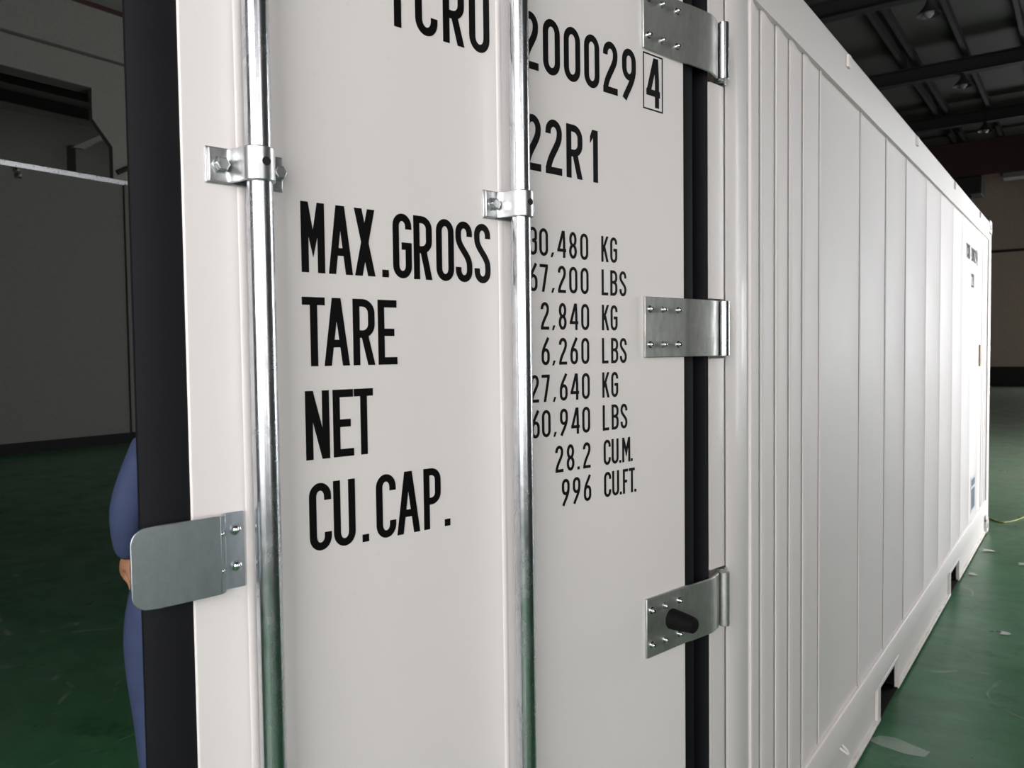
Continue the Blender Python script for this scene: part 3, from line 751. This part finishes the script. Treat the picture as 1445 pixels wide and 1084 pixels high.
# ================================================================ PERSON
def skin_chain(name, verts, edges, radii, mat, parent, sub=2, root=0):
    me = bpy.data.meshes.new(name); me.from_pydata(verts, edges, []); me.update()
    o = bpy.data.objects.new(name, me); COL.objects.link(o); o.parent = parent
    s = o.modifiers.new('skin', 'SKIN'); s.use_smooth_shade = True
    for i, r in enumerate(radii):
        rr = r if isinstance(r, tuple) else (r, r)
        me.skin_vertices[0].data[i].radius = rr
        me.skin_vertices[0].data[i].use_root = (i == root)
    sb = o.modifiers.new('sub', 'SUBSURF'); sb.levels = sub; sb.render_levels = sub
    me.materials.append(mat); return o
def person(loc, rz):
    """faces local +y, stooping slightly forward"""
    p = empty('person', loc, rz)
    tag(p, 'person in blue work clothes stooping behind the open container door, left arm lowered', 'person')
    V = [(0, 0, .84), (0, .0, .95), (0, .05, 1.07), (0, .11, 1.20), (0, .17, 1.285), (0, .22, 1.335),       # 0 pelvis ..5 neck
         (-.15, .15, 1.245), (-.205, .09, 1.07), (-.205, .18, .91),                                          # 6 L shoulder, 7 elbow, 8 wrist
         (.155, .15, 1.245), (.205, .10, 1.05), (.165, .16, .90),                                              # 9..11
         (-.125, 0, .74), (-.120, .03, .45), (-.11, -.01, .09), (.095, 0, .78), (.105, .05, .45), (.11, .02, .09)]
    E = [(0, 1), (1, 2), (2, 3), (3, 4), (4, 5), (3, 6), (6, 7), (7, 8), (3, 9), (9, 10), (10, 11), (0, 12), (12, 13), (13, 14), (0, 15), (15, 16), (16, 17)]
    R = [(.18, .15), (.165, .125), (.155, .12), (.15, .11), (.08, .075), (.055, .055), (.078, .07), (.056, .056), (.043, .043), (.078, .07), (.056, .056), (.043, .043),
         (.12, .12), (.085, .085), (.062, .062), (.10, .10), (.075, .075), (.062, .062)]
    body = skin_chain('body', V, E, R, M_BLUE, p)
    def hand(w, d, side, name='hand'):
        w = Vector(w); d = Vector(d).normalized(); sd = Vector(side).normalized(); nrm = d.cross(sd)
        vs = [w-d*.03, w+d*.01, w+d*.055]; ed = [(0, 1), (1, 2)]; rd = [(.030, .022), (.034, .020), (.036, .016)]
        for k, (off, L) in enumerate(((-.027, .062), (-.009, .075), (.010, .070), (.028, .055))):
            b = w+d*.062+sd*off; i = len(vs)
            vs += [b, b+d*L*.5+nrm*.006, b+d*L*.95+nrm*.022]; ed += [(2, i), (i, i+1), (i+1, i+2)]; rd += [.0095, .0088, .0075]
        i = len(vs); vs += [w+d*.018-sd*.034, w+d*.05-sd*.052+nrm*.008, w+d*.078-sd*.056+nrm*.016]; ed += [(1, i), (i, i+1), (i+1, i+2)]; rd += [.012, .010, .0085]
        return skin_chain(name, [tuple(v) for v in vs], ed, rd, M_SKIN, p, 1, 0)
    hand((-.205, .185, .895), (.03, .12, -1), (0, 1, 0)); hand((.163, .165, .885), (-.03, .10, -1), (0, -1, 0))
    hd = skin_chain('head', [(0, .20, 1.32), (0, .245, 1.385), (0, .285, 1.44), (0, .285, 1.50), (0, .28, 1.545), (0, .365, 1.43), (-.07, .275, 1.455), (.07, .275, 1.455)],
        [(0, 1), (1, 2), (2, 3), (3, 4), (2, 5), (2, 6), (2, 7)], [.05, .055, (.075, .085), (.078, .09), (.055, .065), .012, .016, .016], M_SKIN, p)
    hair = MB(); hair.lathe((0, .262, 1.475), (0, -.15, 1), [(.090, -.02), (.095, .02), (.088, .06), (.06, .095), (.02, .112), (0, .115)], 20).build('hair', M_HAIR, p, smooth=True)
    for s in (-1, 1):
        MB().lathe((s*.030, .362, 1.468), (0, 1, 0), [(.010, 0), (.009, .006), (0, .009)], 10).build('eye', M_HAIR, p, smooth=True)
        skin_chain('shoe', [(s*.11, -.05, .045), (s*.11, .05, .045), (s*.115, .16, .035)], [(0, 1), (1, 2)], [(.045, .042), (.048, .042), (.042, .032)], M_SHOE, p, 2, 1)
    MB().box((-.022, .352, 1.415), (.022, .362, 1.421)).build('mouth', simple('lip', (.35, .12, .1), .5), p)
    return p
person((-.298, 1.570, 0), math.radians(-32))
